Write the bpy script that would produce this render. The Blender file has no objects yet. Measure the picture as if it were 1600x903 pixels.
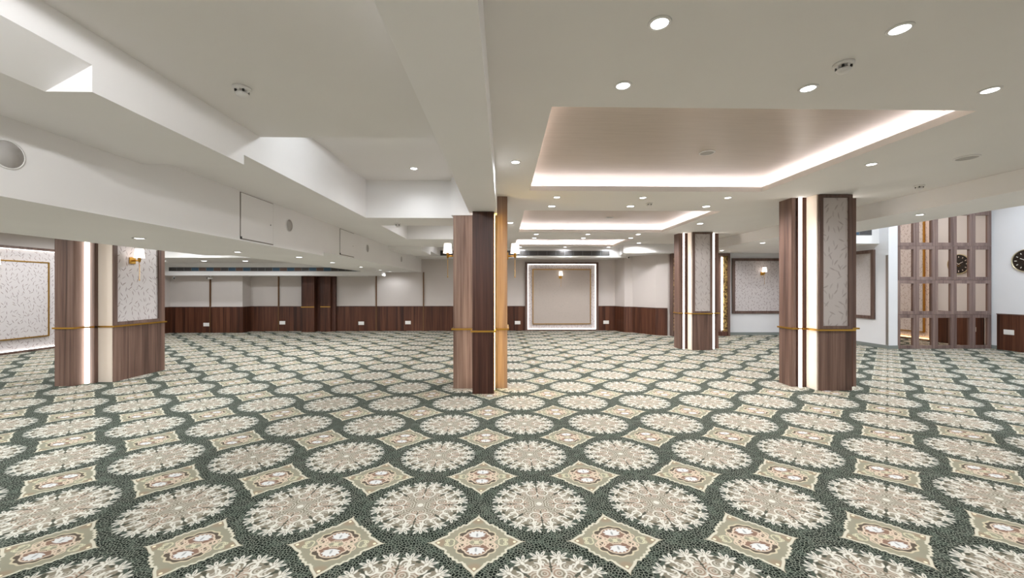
import bpy, bmesh, math, random
from mathutils import Vector, Matrix

random.seed(7)
S = bpy.context.scene
COL = S.collection

# ------------------------------------------------------------------ camera, world, exposure
cam_d = bpy.data.cameras.new('camera')
cam = bpy.data.objects.new('camera', cam_d)
COL.objects.link(cam)
cam_d.sensor_width = 36.0
cam_d.lens = 620.0 / 1600.0 * 36.0
cam_d.clip_start = 0.05
cam.location = (0.0, 0.0, 1.5)
cam.rotation_euler = (math.radians(90), 0, math.radians(-1.2))
S.camera = cam

world = bpy.data.worlds.new('world')
S.world = world
world.use_nodes = True
world.node_tree.nodes['Background'].inputs[0].default_value = (1.0, 0.97, 0.93, 1)
world.node_tree.nodes['Background'].inputs[1].default_value = 0.05

S.view_settings.view_transform = 'Standard'
S.view_settings.look = 'None'
S.view_settings.gamma = 1.0
S.view_settings.use_curve_mapping = False
S.view_settings.exposure = 0.62
S.cycles.use_denoising = True
S.cycles.max_bounces = 6
S.cycles.diffuse_bounces = 5
S.cycles.sample_clamp_indirect = 6.0

SPOT_W = 38.0          # power of one recessed downlight

# ------------------------------------------------------------------ colour and materials
def lin(c):
    out = []
    for v in c[:3]:
        v /= 255.0
        out.append(v / 12.92 if v <= 0.04045 else ((v + 0.055) / 1.055) ** 2.4)
    return (out[0], out[1], out[2], 1.0)


def new_mat(name, rgb=(200, 200, 200), rough=0.6, metal=0.0, spec=0.5):
    m = bpy.data.materials.new(name)
    m.use_nodes = True
    b = m.node_tree.nodes['Principled BSDF']
    b.inputs['Base Color'].default_value = lin(rgb)
    b.inputs['Roughness'].default_value = rough
    b.inputs['Metallic'].default_value = metal
    b.inputs['Specular IOR Level'].default_value = spec
    return m


def emit_mat(name, rgb, strength):
    m = bpy.data.materials.new(name)
    m.use_nodes = True
    b = m.node_tree.nodes['Principled BSDF']
    b.inputs['Base Color'].default_value = lin((235, 232, 225))
    b.inputs['Emission Color'].default_value = lin(rgb)
    b.inputs['Emission Strength'].default_value = strength
    return m


class X:
    """tiny expression wrapper: arithmetic on sockets makes Math nodes"""
    nt = None

    def __init__(self, s):
        self.s = s

    @staticmethod
    def op(kind, *a, clamp=False):
        n = X.nt.nodes.new('ShaderNodeMath')
        n.operation = kind
        n.use_clamp = clamp
        for i, v in enumerate(a):
            if isinstance(v, X):
                X.nt.links.new(v.s, n.inputs[i])
            else:
                n.inputs[i].default_value = float(v)
        return X(n.outputs[0])

    def __add__(s, o): return X.op('ADD', s, o)
    def __radd__(s, o): return X.op('ADD', o, s)
    def __sub__(s, o): return X.op('SUBTRACT', s, o)
    def __rsub__(s, o): return X.op('SUBTRACT', o, s)
    def __mul__(s, o): return X.op('MULTIPLY', s, o)
    def __rmul__(s, o): return X.op('MULTIPLY', o, s)
    def __truediv__(s, o): return X.op('DIVIDE', s, o)


def xabs(a): return X.op('ABSOLUTE', a)
def xmin(*a):
    r = a[0]
    for b in a[1:]:
        r = X.op('MINIMUM', r, b)
    return r
def xmax(*a):
    r = a[0]
    for b in a[1:]:
        r = X.op('MAXIMUM', r, b)
    return r
def hyp(a, b): return X.op('SQRT', X.op('MULTIPLY_ADD', a, a, b * b))
def mask(d, w): return X.op('MULTIPLY_ADD', d, -1.0 / w, 0.5, clamp=True)
def vec(x, y, z=0.0):
    n = X.nt.nodes.new('ShaderNodeCombineXYZ')
    for i, v in enumerate((x, y, z)):
        if isinstance(v, X):
            X.nt.links.new(v.s, n.inputs[i])
        else:
            n.inputs[i].default_value = v
    return n.outputs[0]
def vdist(p, cx, cy):
    n = X.nt.nodes.new('ShaderNodeVectorMath')
    n.operation = 'DISTANCE'
    X.nt.links.new(p, n.inputs[0])
    n.inputs[1].default_value = (cx, cy, 0)
    return X(n.outputs['Value'])
def ring(p, cx, cy, R, w): return xabs(vdist(p, cx, cy) - R) - w
def disc(p, cx, cy, R): return vdist(p, cx, cy) - R
def ell(px, py, cx, cy, rx, ry, deg=0.0):
    c, s = math.cos(math.radians(deg)), math.sin(math.radians(deg))
    u = X.op('MULTIPLY_ADD', px, c / rx, X.op('MULTIPLY_ADD', py, s / rx, -(cx * c + cy * s) / rx))
    v = X.op('MULTIPLY_ADD', px, -s / ry, X.op('MULTIPLY_ADD', py, c / ry, (cx * s - cy * c) / ry))
    return (hyp(u, v) - 1.0) * min(rx, ry)
def mixc(f, a, b):
    n = X.nt.nodes.new('ShaderNodeMix')
    n.data_type = 'RGBA'
    X.nt.links.new(f.s, n.inputs[0])
    for i, c in ((6, a), (7, b)):
        if isinstance(c, tuple):
            n.inputs[i].default_value = lin(c)
        else:
            X.nt.links.new(c, n.inputs[i])
    return n.outputs[2]
def world_xyz():
    g = X.nt.nodes.new('ShaderNodeNewGeometry')
    sp = X.nt.nodes.new('ShaderNodeSeparateXYZ')
    X.nt.links.new(g.outputs['Position'], sp.inputs[0])
    return X(sp.outputs[0]), X(sp.outputs[1]), X(sp.outputs[2])
def noise(v, scale, detail=3.0, rough=0.5):
    n = X.nt.nodes.new('ShaderNodeTexNoise')
    X.nt.links.new(v, n.inputs['Vector'])
    n.inputs['Scale'].default_value = scale
    n.inputs['Detail'].default_value = detail
    n.inputs['Roughness'].default_value = rough
    return X(n.outputs[0])
def voronoi(v, scale, feature='DISTANCE_TO_EDGE'):
    n = X.nt.nodes.new('ShaderNodeTexVoronoi')
    n.feature = feature
    X.nt.links.new(v, n.inputs['Vector'])
    n.inputs['Scale'].default_value = scale
    return n
def obj_rand():
    n = X.nt.nodes.new('ShaderNodeObjectInfo')
    return X(n.outputs['Random'])
def set_col(m, sock):
    m.node_tree.links.new(sock, m.node_tree.nodes['Principled BSDF'].inputs['Base Color'])


def paint_mat(name, rgb, rough=0.75):
    m = new_mat(name, rgb, rough, spec=0.3)
    X.nt = m.node_tree
    x, y, z = world_xyz()
    n = noise(vec(x, y, z), 1.3, 2.0)
    c2 = tuple(v * 0.965 for v in rgb)
    set_col(m, mixc(n, rgb, c2))
    return m


def wood_mat(name, dark, mid, light, rough=0.42, board=0.0, vary=0.2):
    m = new_mat(name, mid, rough, spec=0.35)
    X.nt = m.node_tree
    x, y, z = world_xyz()
    # boards run upright: grain is stretched along z
    if board:
        k = X.op('FLOOR', (x + y * 0.83) / board)
        wn = X.nt.nodes.new('ShaderNodeTexWhiteNoise')
        wn.noise_dimensions = '1D'
        X.nt.links.new(k.s, wn.inputs['W'])
        rnd = X(wn.outputs['Value'])
    else:
        rnd = obj_rand()
    g1 = noise(vec(x * 38, y * 38, z * 0.8 + rnd * 17.0), 1.0, 4.0, 0.6)
    g2 = noise(vec(x * 9, y * 9, z * 0.35 + rnd * 9.0), 1.0, 3.0, 0.55)
    t = X.op('MULTIPLY_ADD', g1, 0.9, g2 * 0.9) - 0.4 + (rnd - 0.5) * vary
    t = X.op('MULTIPLY', t, 1.0, clamp=True)
    ramp = X.nt.nodes.new('ShaderNodeValToRGB')
    X.nt.links.new(t.s, ramp.inputs[0])
    e = ramp.color_ramp.elements
    e[0].position, e[0].color = 0.22, lin(dark)
    e[1].position, e[1].color = 0.8, lin(light)
    k = ramp.color_ramp.elements.new(0.5)
    k.color = lin(mid)
    set_col(m, ramp.outputs[0])
    return m


def wallpaper_mat(name, base, stroke, stroke2, cell=0.085, rough=0.5, layers=2, width=0.006):
    m = new_mat(name, base, rough)
    X.nt = m.node_tree
    x, y, z = world_xyz()
    pv = vec(x + y, z, 0.0)
    res = None
    for k, (sc, off) in enumerate(((1 / cell, 0.0), (1 / (cell * 1.15), 3.7))[:layers]):
        vv = vec(x + y + off, z + off * 0.6, 0.0)
        n = voronoi(vv, sc, 'F1')
        n.inputs['Randomness'].default_value = 0.8
        n.voronoi_dimensions = '2D'
        sp = X.nt.nodes.new('ShaderNodeVectorMath'); sp.operation = 'SUBTRACT'
        X.nt.links.new(vv, sp.inputs[0]); X.nt.links.new(n.outputs['Position'], sp.inputs[1])
        s2 = X.nt.nodes.new('ShaderNodeSeparateXYZ'); X.nt.links.new(sp.outputs[0], s2.inputs[0])
        rc = X.nt.nodes.new('ShaderNodeSeparateColor'); X.nt.links.new(n.outputs['Color'], rc.inputs[0])
        ang = (X(rc.outputs[0]) - 0.5) * 2.3
        c, s = X.op('COSINE', ang), X.op('SINE', ang)
        lx, ly = X(s2.outputs[0]), X(s2.outputs[1])
        u = lx * c + ly * s
        v = ly * c - lx * s
        bend = v * v * 4.0 * (X(rc.outputs[1]) - 0.5)
        d = xabs(u + bend) - width + v * v * (width / (cell * cell * 0.15))
        mm = mask(d, 0.003)
        res = mm if res is None else xmax(res, mm * 0.6)
    tone = noise(vec(x * 3, y * 3, z * 3), 2.0, 2.0)
    c1 = mixc(tone, stroke, stroke2)
    set_col(m, mixc(res, base, c1))
    return m


P = 0.825                       # carpet repeat
SHEAR = 0.011                   # the carpet is laid a touch askew


def carpet_mat(part):
    m = new_mat('carpet_' + part, (120, 118, 105), 0.95, spec=0.1)
    X.nt = m.node_tree
    x, y, z = world_xyz()
    yy = y - 2.767
    u = X.op('MULTIPLY_ADD', yy, SHEAR, x - 0.247) / P
    v = yy / P
    # ---------------- mosaic ground
    gv = vec(x, y, 0.0)
    vn = voronoi(gv, 54.0); vn.voronoi_dimensions = '2D'
    cells = X(vn.outputs['Distance'])
    vn = voronoi(gv, 17.0, 'F1'); vn.voronoi_dimensions = '2D'
    clus = X(vn.outputs['Distance'])
    line = mask(cells - 0.095, 0.10)
    tone = noise(gv, 6.0, 1.0)
    lc = mixc(tone, (104, 116, 103), (132, 133, 122))
    dk = mixc(mask(0.55 - clus, 0.25), (14, 19, 16), (54, 63, 55))
    ground = mixc(line, dk, lc)
    if part == 'medallion':
        cu = (X.op('FRACT', u + 0.5) - 0.5) * (P / 0.332)
        cv = (X.op('FRACT', v + 0.5) - 0.5) * (P / 0.332)
        r = hyp(cu, cv)
        ang = X.op('ARCTAN2', cv, cu)
        a = X.op('PINGPONG', ang, math.pi / 4)
        b = X.op('PINGPONG', ang - math.pi / 16, math.pi / 16)
        px, py = r * X.op('COSINE', a), r * X.op('SINE', a)
        qx, qy = r * X.op('COSINE', b), r * X.op('SINE', b)
        p = vec(px, py)
        q = vec(qx, qy)
        cos16 = X.op('COSINE', (ang - math.pi / 16) * 16.0)
        gap = mask(r - 0.955 - cos16 * 0.035, 0.02)
        base = mask(r - 0.885 - cos16 * 0.03, 0.03)
        col = mixc(gap, ground, (70, 78, 70))
        beige = mixc(tone, (132, 123, 108), (116, 114, 100))
        col = mixc(base, col, beige)
        pinkm = xmax(mask(disc(p, 0.54, 0.03, 0.12), 0.06), mask(disc(p, 0.33, 0.05, 0.1), 0.08), mask(disc(p, 0.43, 0.30, 0.09), 0.06) * 0.5)
        col = mixc(pinkm * 0.55, col, (164, 132, 114))
        # fine concentric swirls inside, bold scrolls outside
        dsw = xmin(vdist(p, 0.44, 0.115), vdist(p, 0.36, 0.25), vdist(p, 0.60, 0.27), vdist(p, 0.235, 0.05), vdist(p, 0.56, 0.46))
        swirl = xmax(mask(X.op('COSINE', dsw * (2 * math.pi / 0.052)) * -1.0 - 0.15, 0.5), mask(r - 0.062, 0.01)) * mask(r - 0.70, 0.05)
        scroll = xmin(ring(p, 0.715, 0.105, 0.080, 0.016), ring(p, 0.695, 0.125, 0.034, 0.010),
                      ring(p, 0.555, 0.395, 0.088, 0.017),
                      ring(p, 0.60, 0.25, 0.088, 0.015), ring(p, 0.44, 0.115, 0.118, 0.011))
        opening = xmin(disc(p, 0.645, 0.045, 0.06), disc(p, 0.615, 0.465, 0.06), disc(p, 0.67, 0.315, 0.055), disc(p, 0.52, 0.02, 0.06))
        stem = ell(qx, qy, 0.74, 0.0, 0.08, 0.014)
        scroll = xmin(xmax(scroll, opening * -1.0), stem)
        col = mixc(swirl * 0.8, col, (182, 177, 163))
        # dark veins between the scrolls
        sp0 = xmax(py - 0.013, 0.26 - px, px - 0.94)
        dia = (px - py) * 0.7071
        sp1 = xmax(dia - 0.026, 0.50 - r, r - 0.82)
        blobs = xmin(disc(p, 0.595, 0.0, 0.03), disc(p, 0.80, 0.0, 0.025), disc(p, 0.70, 0.24, 0.022), disc(q, 0.80, 0.14, 0.028))
        col = mixc(mask(xmin(sp0, sp1, blobs), 0.012) * 0.9, col, (62, 66, 56))
        # leaf tufts round the rim
        t1 = ell(qx, qy, 0.930, 0.0, 0.066, 0.030)
        t2 = ell(qx, qy, 0.912, 0.082, 0.078, 0.027, 40)
        t3 = ell(qx, qy, 0.835, 0.092, 0.052, 0.019, 78)
        t4 = ell(qx, qy, 0.820, 0.0, 0.05, 0.030)
        holes = xmin(ell(qx, qy, 0.93, 0.0, 0.030, 0.009), ell(qx, qy, 0.912, 0.080, 0.036, 0.009, 40))
        tuft = xmax(xmin(t1, t2, t3, t4), holes * -1.0)
        col = mixc(mask(xmin(scroll, tuft, r - 0.062), 0.012), col, (204, 202, 191))
    else:
        hw = 0.288
        du = (X.op('FRACT', u) - 0.5) * (P / hw)
        dv = (X.op('FRACT', v) - 0.5) * (P / hw)
        ax, ay = xabs(du), xabs(dv)
        mx, mn = xmax(ax, ay), xmin(ax, ay)
        mv = vec(mx, mn)
        lobes = X.op('COSINE', X.op('ARCTAN2', dv, du) * 32.0) * 0.015
        body = xmax((mx + mn) * 0.7071 - 0.672, vdist(mv, 0.0, 0.0) - 0.690) + lobes
        tip = mn - 0.010 - 0.118 * (X.op('COSINE', X.op('MULTIPLY', (mx - 0.60) / 0.40, 1.0, clamp=True) * math.pi) + 1.0)
        tip = xmax(tip * 0.75, 0.45 - mx, mx - 1.0)
        D = xmin(body, tip)
        lz = mixc(tone, (148, 143, 124), (132, 132, 115))
        lz = mixc(mask(disc(mv, 0.80, 0.0, 0.16), 0.08) * 0.55, lz, (146, 124, 102))
        lz = mixc(mask(disc(mv, 0.78, 0.0, 0.030), 0.015), lz, (230, 218, 188))
        # cartouche: dark quatrefoil, rose scrolls, two pale shells
        cart = xmin(ell(ax, ay, 0.0, 0.27, 0.30, 0.22), ell(ax, ay, 0.22, 0.20, 0.17, 0.17)) + X.op('COSINE', X.op('ARCTAN2', ay, ax) * 14.0) * 0.012
        lz = mixc(mask(xabs(cart) - 0.018, 0.012), lz, (188, 178, 152))
        lz = mixc(mask(cart + 0.018, 0.012), lz, (88, 80, 70))
        lz = mixc(mask(xmin(ell(ax, ay, 0.0, 0.25, 0.235, 0.165), ell(ax, ay, 0.17, 0.17, 0.13, 0.12)), 0.012), lz, (196, 180, 160))
        lz = mixc(mask(xmin(ell(ax, ay, 0.0, 0.25, 0.205, 0.138), ell(ax, ay, 0.17, 0.16, 0.10, 0.09)), 0.012), lz, (128, 104, 90))
        sh = ell(ax, ay, 0.0, 0.26, 0.165, 0.108) + X.op('COSINE', X.op('ARCTAN2', ay - 0.17, ax) * 16.0) * 0.014
        lz = mixc(mask(sh, 0.012), lz, (204, 205, 203))
        lz = mixc(mask(ell(ax, ay, 0.0, 0.24, 0.022, 0.06), 0.012), lz, (150, 152, 152))
        av = vec(ax, ay)
        rose = xmin(ring(av, 0.30, 0.09, 0.085, 0.018), ring(av, 0.37, 0.14, 0.07, 0.012), ring(av, 0.20, 0.05, 0.05, 0.014))
        lz = mixc(mask(rose, 0.012), lz, (196, 178, 158))
        pale = xmin(ring(av, 0.53, 0.035, 0.075, 0.014), ring(av, 0.60, 0.06, 0.04, 0.010), disc(av, 0.0, 0.0, 0.05))
        lz = mixc(mask(pale, 0.012), lz, (190, 186, 158))
        lz = mixc(mask(xabs(D + 0.030) - 0.024, 0.014), lz, (194, 190, 172))
        col = mixc(mask(D, 0.015), ground, lz)
    set_col(m, col)
    return m


M = {}
M['ceiling'] = paint_mat('ceiling_paint', (230, 227, 224))
M['soffit'] = paint_mat('soffit_paint', (238, 236, 235))
M['beige'] = paint_mat('beige_paint', (206, 198, 193))
M['white'] = paint_mat('white_paint', (228, 228, 230))
M['carpet'] = carpet_mat('medallion')
M['carpet_lozenge'] = carpet_mat('lozenge')
M['wood'] = wood_mat('walnut_veneer', (74, 54, 46), (108, 83, 72), (132, 106, 94))
M['wood_dark'] = wood_mat('dark_walnut_veneer', (44, 23, 16), (74, 44, 34), (98, 64, 52))
M['wood_pale'] = wood_mat('pale_walnut_veneer', (94, 70, 58), (136, 111, 96), (168, 144, 126))
M['wainscot'] = wood_mat('wainscot_veneer', (46, 23, 14), (78, 44, 29), (102, 64, 46), board=0.115, vary=0.28)
M['lattice'] = wood_mat('lattice_veneer', (92, 74, 70), (124, 104, 98), (148, 128, 120))
M['frame'] = wood_mat('frame_walnut', (76, 57, 50), (104, 83, 74), (124, 101, 91))
M['cream'] = new_mat('cream_laminate', (228, 213, 198), 0.4)
M['brass'] = new_mat('brushed_brass', (196, 152, 72), 0.32, 1.0)
M['gold'] = new_mat('antique_gold_leaf', (172, 132, 62), 0.38, 0.85)
M['paper'] = wallpaper_mat('leaf_stroke_wallpaper', (200, 193, 192), (120, 110, 114), (146, 126, 116), 0.105)
M['paper_col'] = wallpaper_mat('sparse_stroke_wallpaper', (190, 182, 178), (158, 149, 147), (168, 157, 150), 0.135, layers=2, width=0.011)
M['paper_far'] = wallpaper_mat('fine_stroke_wallpaper', (178, 167, 158), (198, 188, 178), (146, 134, 126), 0.10)
M['plain_paper'] = wallpaper_mat('faint_stroke_wallpaper', (190, 182, 178), (172, 163, 158), (182, 172, 164))
M['goldrock'] = new_mat('gold_flecked_stone', (150, 120, 62), 0.4, 0.5)
X.nt = M['goldrock'].node_tree
_x, _y, _z = world_xyz()
set_col(M['goldrock'], mixc(mask(noise(vec(_x, _y, _z), 14.0, 4.0, 0.7) - 0.5, 0.15), (206, 174, 108), (88, 62, 32)))
M['traypanel'] = new_mat('tray_metallic_veneer', (190, 172, 154), 0.34, 0.0, 0.6)
X.nt = M['traypanel'].node_tree
_x, _y, _z = world_xyz()
set_col(M['traypanel'], mixc(noise(vec(_x * 2, _y * 40, _z), 1.5, 3.0), (190, 176, 162), (166, 151, 136)))
M['led'] = emit_mat('led_strip_light', (255, 250, 242), 5.0)
M['led_cool'] = emit_mat('cool_led_strip_light', (255, 240, 232), 6.5)
M['led_warm'] = emit_mat('warm_led_strip_light', (255, 214, 112), 12.0)
M['cove'] = emit_mat('cove_led_light', (255, 244, 246), 10.0)
M['niche_led'] = emit_mat('niche_led_light', (255, 250, 246), 2.3)
M['niche_gold'] = emit_mat('warm_niche_led_light', (255, 214, 140), 5.0)
M['lens'] = emit_mat('downlight_lens', (250, 252, 255), 8.0)
M['shade'] = emit_mat('lit_fabric_shade', (255, 238, 226), 1.5)
M['trim'] = new_mat('white_trim', (226, 224, 222), 0.5)
M['plastic'] = new_mat('white_plastic', (228, 224, 218), 0.4)
M['grey_mesh'] = new_mat('grey_speaker_mesh', (176, 172, 168), 0.7)
M['black'] = new_mat('black_plastic', (24, 22, 22), 0.35)
M['grille'] = new_mat('aluminium_grille', (118, 120, 122), 0.45, 0.6)
M['ductdark'] = new_mat('dark_duct', (64, 60, 58), 0.8)
M['ductblue'] = new_mat('blue_duct_backing', (40, 82, 110), 0.7)
M['ductbrown'] = new_mat('brown_duct_backing', (98, 70, 56), 0.7)
M['mirror'] = new_mat('bronze_mirror', (226, 206, 190), 0.02, 1.0)
M['skirting'] = new_mat('grey_skirting', (124, 130, 126), 0.5)
M['dial'] = new_mat('dark_clock_dial', (34, 26, 20), 0.25)
M['crome'] = new_mat('brushed_steel', (170, 168, 166), 0.3, 0.9)
M['bronze'] = new_mat('dark_bronze_strip', (112, 82, 56), 0.4, 0.6)
M['rim'] = new_mat('pale_gold_rim', (214, 202, 168), 0.3, 0.6)
M['seam'] = new_mat('panel_seam', (120, 112, 106), 0.8)


# ------------------------------------------------------------------ mesh helpers
def bbox(bm, x0, x1, y0, y1, z0, z1):
    vs = [bm.verts.new(c) for c in ((x0, y0, z0), (x1, y0, z0), (x1, y1, z0), (x0, y1, z0),
                                    (x0, y0, z1), (x1, y0, z1), (x1, y1, z1), (x0, y1, z1))]
    for f in ((3, 2, 1, 0), (4, 5, 6, 7), (0, 1, 5, 4), (1, 2, 6, 5), (2, 3, 7, 6), (3, 0, 4, 7)):
        bm.faces.new([vs[i] for i in f])


def prism(bm, pts, z0, z1):
    lo = [bm.verts.new((p[0], p[1], z0)) for p in pts]
    hi = [bm.verts.new((p[0], p[1], z1)) for p in pts]
    n = len(pts)
    bm.faces.new(list(reversed(lo)))
    bm.faces.new(hi)
    for i in range(n):
        bm.faces.new((lo[i], lo[(i + 1) % n], hi[(i + 1) % n], hi[i]))


def yprism(bm, pts, y0, y1):
    lo = [bm.verts.new((p[0], y0, p[1])) for p in pts]
    hi = [bm.verts.new((p[0], y1, p[1])) for p in pts]
    n = len(pts)
    bm.faces.new(list(reversed(lo)))
    bm.faces.new(hi)
    for i in range(n):
        bm.faces.new((lo[i], lo[(i + 1) % n], hi[(i + 1) % n], hi[i]))


def lathe(bm, prof, n=24, mtx=None, closed=False):
    """prof: list of (radius, z); closed rings, capped at axis ends when radius is 0"""
    rings = []
    for (r, z) in prof:
        if r < 1e-6:
            rings.append([bm.verts.new((0, 0, z))])
        else:
            rings.append([bm.verts.new((r * math.cos(2 * math.pi * i / n), r * math.sin(2 * math.pi * i / n), z)) for i in range(n)])
    pairs = list(zip(rings[:-1], rings[1:]))
    if closed:
        pairs.append((rings[-1], rings[0]))
    for A, B in pairs:
        for i in range(n):
            j = (i + 1) % n
            if len(A) == 1 and len(B) > 1:
                bm.faces.new((A[0], B[j], B[i]))
            elif len(B) == 1 and len(A) > 1:
                bm.faces.new((A[i], A[j], B[0]))
            elif len(A) > 1:
                bm.faces.new((A[i], A[j], B[j], B[i]))
    if mtx is not None:
        vs = [v for R in rings for v in R]
        bmesh.ops.transform(bm, matrix=mtx, verts=vs)


def obj(name, bm, mat, parent=None, smooth=False, bevel=0.0):
    if bevel:
        bmesh.ops.bevel(bm, geom=list(bm.edges), offset=bevel, segments=1, affect='EDGES')
    bmesh.ops.recalc_face_normals(bm, faces=list(bm.faces))
    me = bpy.data.meshes.new(name)
    bm.to_mesh(me)
    bm.free()
    if isinstance(mat, str):
        mat = M[mat]
    me.materials.append(mat)
    if smooth:
        for p in me.polygons:
            p.use_smooth = True
    o = bpy.data.objects.new(name, me)
    COL.objects.link(o)
    o.parent = parent
    return o


def box(name, d, mat, parent=None, bevel=0.0):
    bm = bmesh.new()
    bbox(bm, *d)
    return obj(name, bm, mat, parent, bevel=bevel)


def boxes(name, ds, mat, parent=None):
    bm = bmesh.new()
    for d in ds:
        bbox(bm, *d)
    return obj(name, bm, mat, parent)


def tag(o, label, cat=None, group=None):
    o['label'] = label
    if cat:
        o['category'] = cat
    if group:
        o['group'] = group
    return o


def thing(name, label, cat, loc=(0, 0, 0), rz=0.0, group=None):
    o = bpy.data.objects.new(name, None)
    o.empty_display_size = 0.1
    COL.objects.link(o)
    o.location = loc
    o.rotation_euler = (0, 0, math.radians(rz))
    return tag(o, label, cat, group)


def struct(o, label=None):
    o['kind'] = 'structure'
    if label:
        o['label'] = label
    return o


def copy_tree(o, parent=None):
    c = o.copy()
    COL.objects.link(c)
    c.parent = parent
    for ch in list(o.children):
        copy_tree(ch, c)
    return c


# ------------------------------------------------------------------ floor, walls
YB = -5.0            # rear end of the hall, behind the camera
# the carpet is woven in octagon fields (medallions) and diamond fields (lozenges)
def carpet_floor():
    bm = bmesh.new()
    cache = {}
    def V(cu, cv):
        k = (round(cu, 4), round(cv, 4))
        if k not in cache:
            y = 2.767 + cv * P
            cache[k] = bm.verts.new((0.247 + cu * P - SHEAR * (y - 2.767), y, 0.0))
        return cache[k]
    t = 0.385            # half diagonal of a diamond field, in repeats
    k = 0.5 - t
    for i in range(-15, 16):
        for j in range(-10, 16):
            oc = [(i + 0.5, j - k), (i + 0.5, j + k), (i + k, j + 0.5), (i - k, j + 0.5), (i - 0.5, j + k), (i - 0.5, j - k), (i - k, j - 0.5), (i + k, j - 0.5)]
            bm.faces.new([V(*c) for c in oc]).material_index = 0
            if i < 15 and j < 15:
                a, b = i + 0.5, j + 0.5
                bm.faces.new([V(a + t, b), V(a, b + t), V(a - t, b), V(a, b - t)]).material_index = 1
    o = obj('floor', bm, 'carpet')
    o.data.materials.append(M['carpet_lozenge'])
    return o


struct(carpet_floor(), 'patterned wool carpet with cream medallions and lozenges on dark green ground')

struct(box('wall_left', (-11.65, -11.45, YB, 14.5, 0, 3.1), 'beige'))
bmw = bmesh.new()
prism(bmw, [(-11.45, 13.87), (-9.0, 13.87), (-9.0, 14.3), (4.03, 14.3), (4.03, 14.5), (-11.45, 14.5)], 0, 3.1)
struct(obj('wall_back', bmw, 'beige'))
bmw = bmesh.new()
prism(bmw, [(4.03, 14.5), (4.03, 14.3), (4.20, 13.72), (4.46, 13.64), (4.95, 12.82), (5.29, 12.66), (7.24, 12.66), (7.24, 14.5)], 0, 3.1)
struct(obj('wall_corner', bmw, 'beige'))
bmw = bmesh.new()
prism(bmw, [(7.24, 12.78), (9.6, 12.78), (9.6, 9.70), (9.84, 9.71), (9.84, 9.95), (9.8, 14.5), (7.24, 14.5)], 0, 4.3)
struct(obj('wall_alcove', bmw, 'white'))
struct(box('wall_mirror', (9.84, 12.5, 9.78, 9.95, 0, 4.3), 'white'))
struct(box('wall_right', (12.3, 12.5, YB, 9.78, 0, 4.3), 'white'))
struct(box('wall_rear', (-11.45, 12.3, YB - 0.2, YB, 0, 4.3), 'beige'))

# ------------------------------------------------------------------ ceilings
def slab(bm, x0, x1, y0, y1, z0, z1, holes):
    xs = sorted({x0, x1, *[h[0] for h in holes], *[h[1] for h in holes]})
    ys = sorted({y0, y1, *[h[2] for h in holes], *[h[3] for h in holes]})
    def solid(i, j):
        if i < 0 or j < 0 or i >= len(xs) - 1 or j >= len(ys) - 1:
            return False
        cx, cy = (xs[i] + xs[i + 1]) / 2, (ys[j] + ys[j + 1]) / 2
        return not any(h[0] < cx < h[1] and h[2] < cy < h[3] for h in holes)
    cache = {}
    def V(i, j, k):
        key = (i, j, k)
        if key not in cache:
            cache[key] = bm.verts.new((xs[i], ys[j], (z0, z1)[k]))
        return cache[key]
    for i in range(len(xs) - 1):
        for j in range(len(ys) - 1):
            if not solid(i, j):
                continue
            bm.faces.new((V(i, j, 0), V(i, j + 1, 0), V(i + 1, j + 1, 0), V(i + 1, j, 0)))
            bm.faces.new((V(i, j, 1), V(i + 1, j, 1), V(i + 1, j + 1, 1), V(i, j + 1, 1)))
            if not solid(i - 1, j): bm.faces.new((V(i, j, 0), V(i, j, 1), V(i, j + 1, 1), V(i, j + 1, 0)))
            if not solid(i + 1, j): bm.faces.new((V(i + 1, j, 0), V(i + 1, j + 1, 0), V(i + 1, j + 1, 1), V(i + 1, j, 1)))
            if not solid(i, j - 1): bm.faces.new((V(i, j, 0), V(i + 1, j, 0), V(i + 1, j, 1), V(i, j, 1)))
            if not solid(i, j + 1): bm.faces.new((V(i, j + 1, 0), V(i, j + 1, 1), V(i + 1, j + 1, 1), V(i + 1, j + 1, 0)))


ZC = 2.9
TRAYS = [(0.37, 3.72, 3.04, 5.64), (0.37, 3.92, 7.06, 9.75), (0.37, 3.62, 11.15, 13.0), (0.37, 3.72, -1.6, 1.0)]
bmc = bmesh.new()
slab(bmc, -0.1, 6.03, YB, 14.3, ZC, ZC + 0.07, TRAYS)
ceiling = struct(obj('ceiling', bmc, 'ceiling'), 'flat plaster ceiling with recessed lit trays')
for (x0, x1, y0, y1) in TRAYS:
    mg, zt = 0.16, ZC + 0.165
    box('tray_panel', (x0 - mg, x1 + mg, y0 - mg, y1 + mg, zt, zt + 0.05), 'traypanel', ceiling)
    bm = bmesh.new()
    for d in ((x0 - mg - 0.03, x0 - mg, y0 - mg - .03, y1 + mg + .03), (x1 + mg, x1 + mg + 0.03, y0 - mg - .03, y1 + mg + .03),
              (x0 - mg, x1 + mg, y0 - mg - .03, y0 - mg), (x0 - mg, x1 + mg, y1 + mg, y1 + mg + .03)):
        bbox(bm, *d, ZC + 0.06, zt)
    obj('tray_upstand', bm, 'ceiling', ceiling)
    s = 0.09
    for d in ((x0 - s - .025, x0 - s, y0 - s, y1 + s), (x1 + s, x1 + s + .025, y0 - s, y1 + s),
              (x0 - s, x1 + s, y0 - s - .025, y0 - s), (x0 - s, x1 + s, y1 + s, y1 + s + .025)):
        box('cove_light', (*d, ZC + 0.071, ZC + 0.083), 'cove', ceiling)

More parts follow.
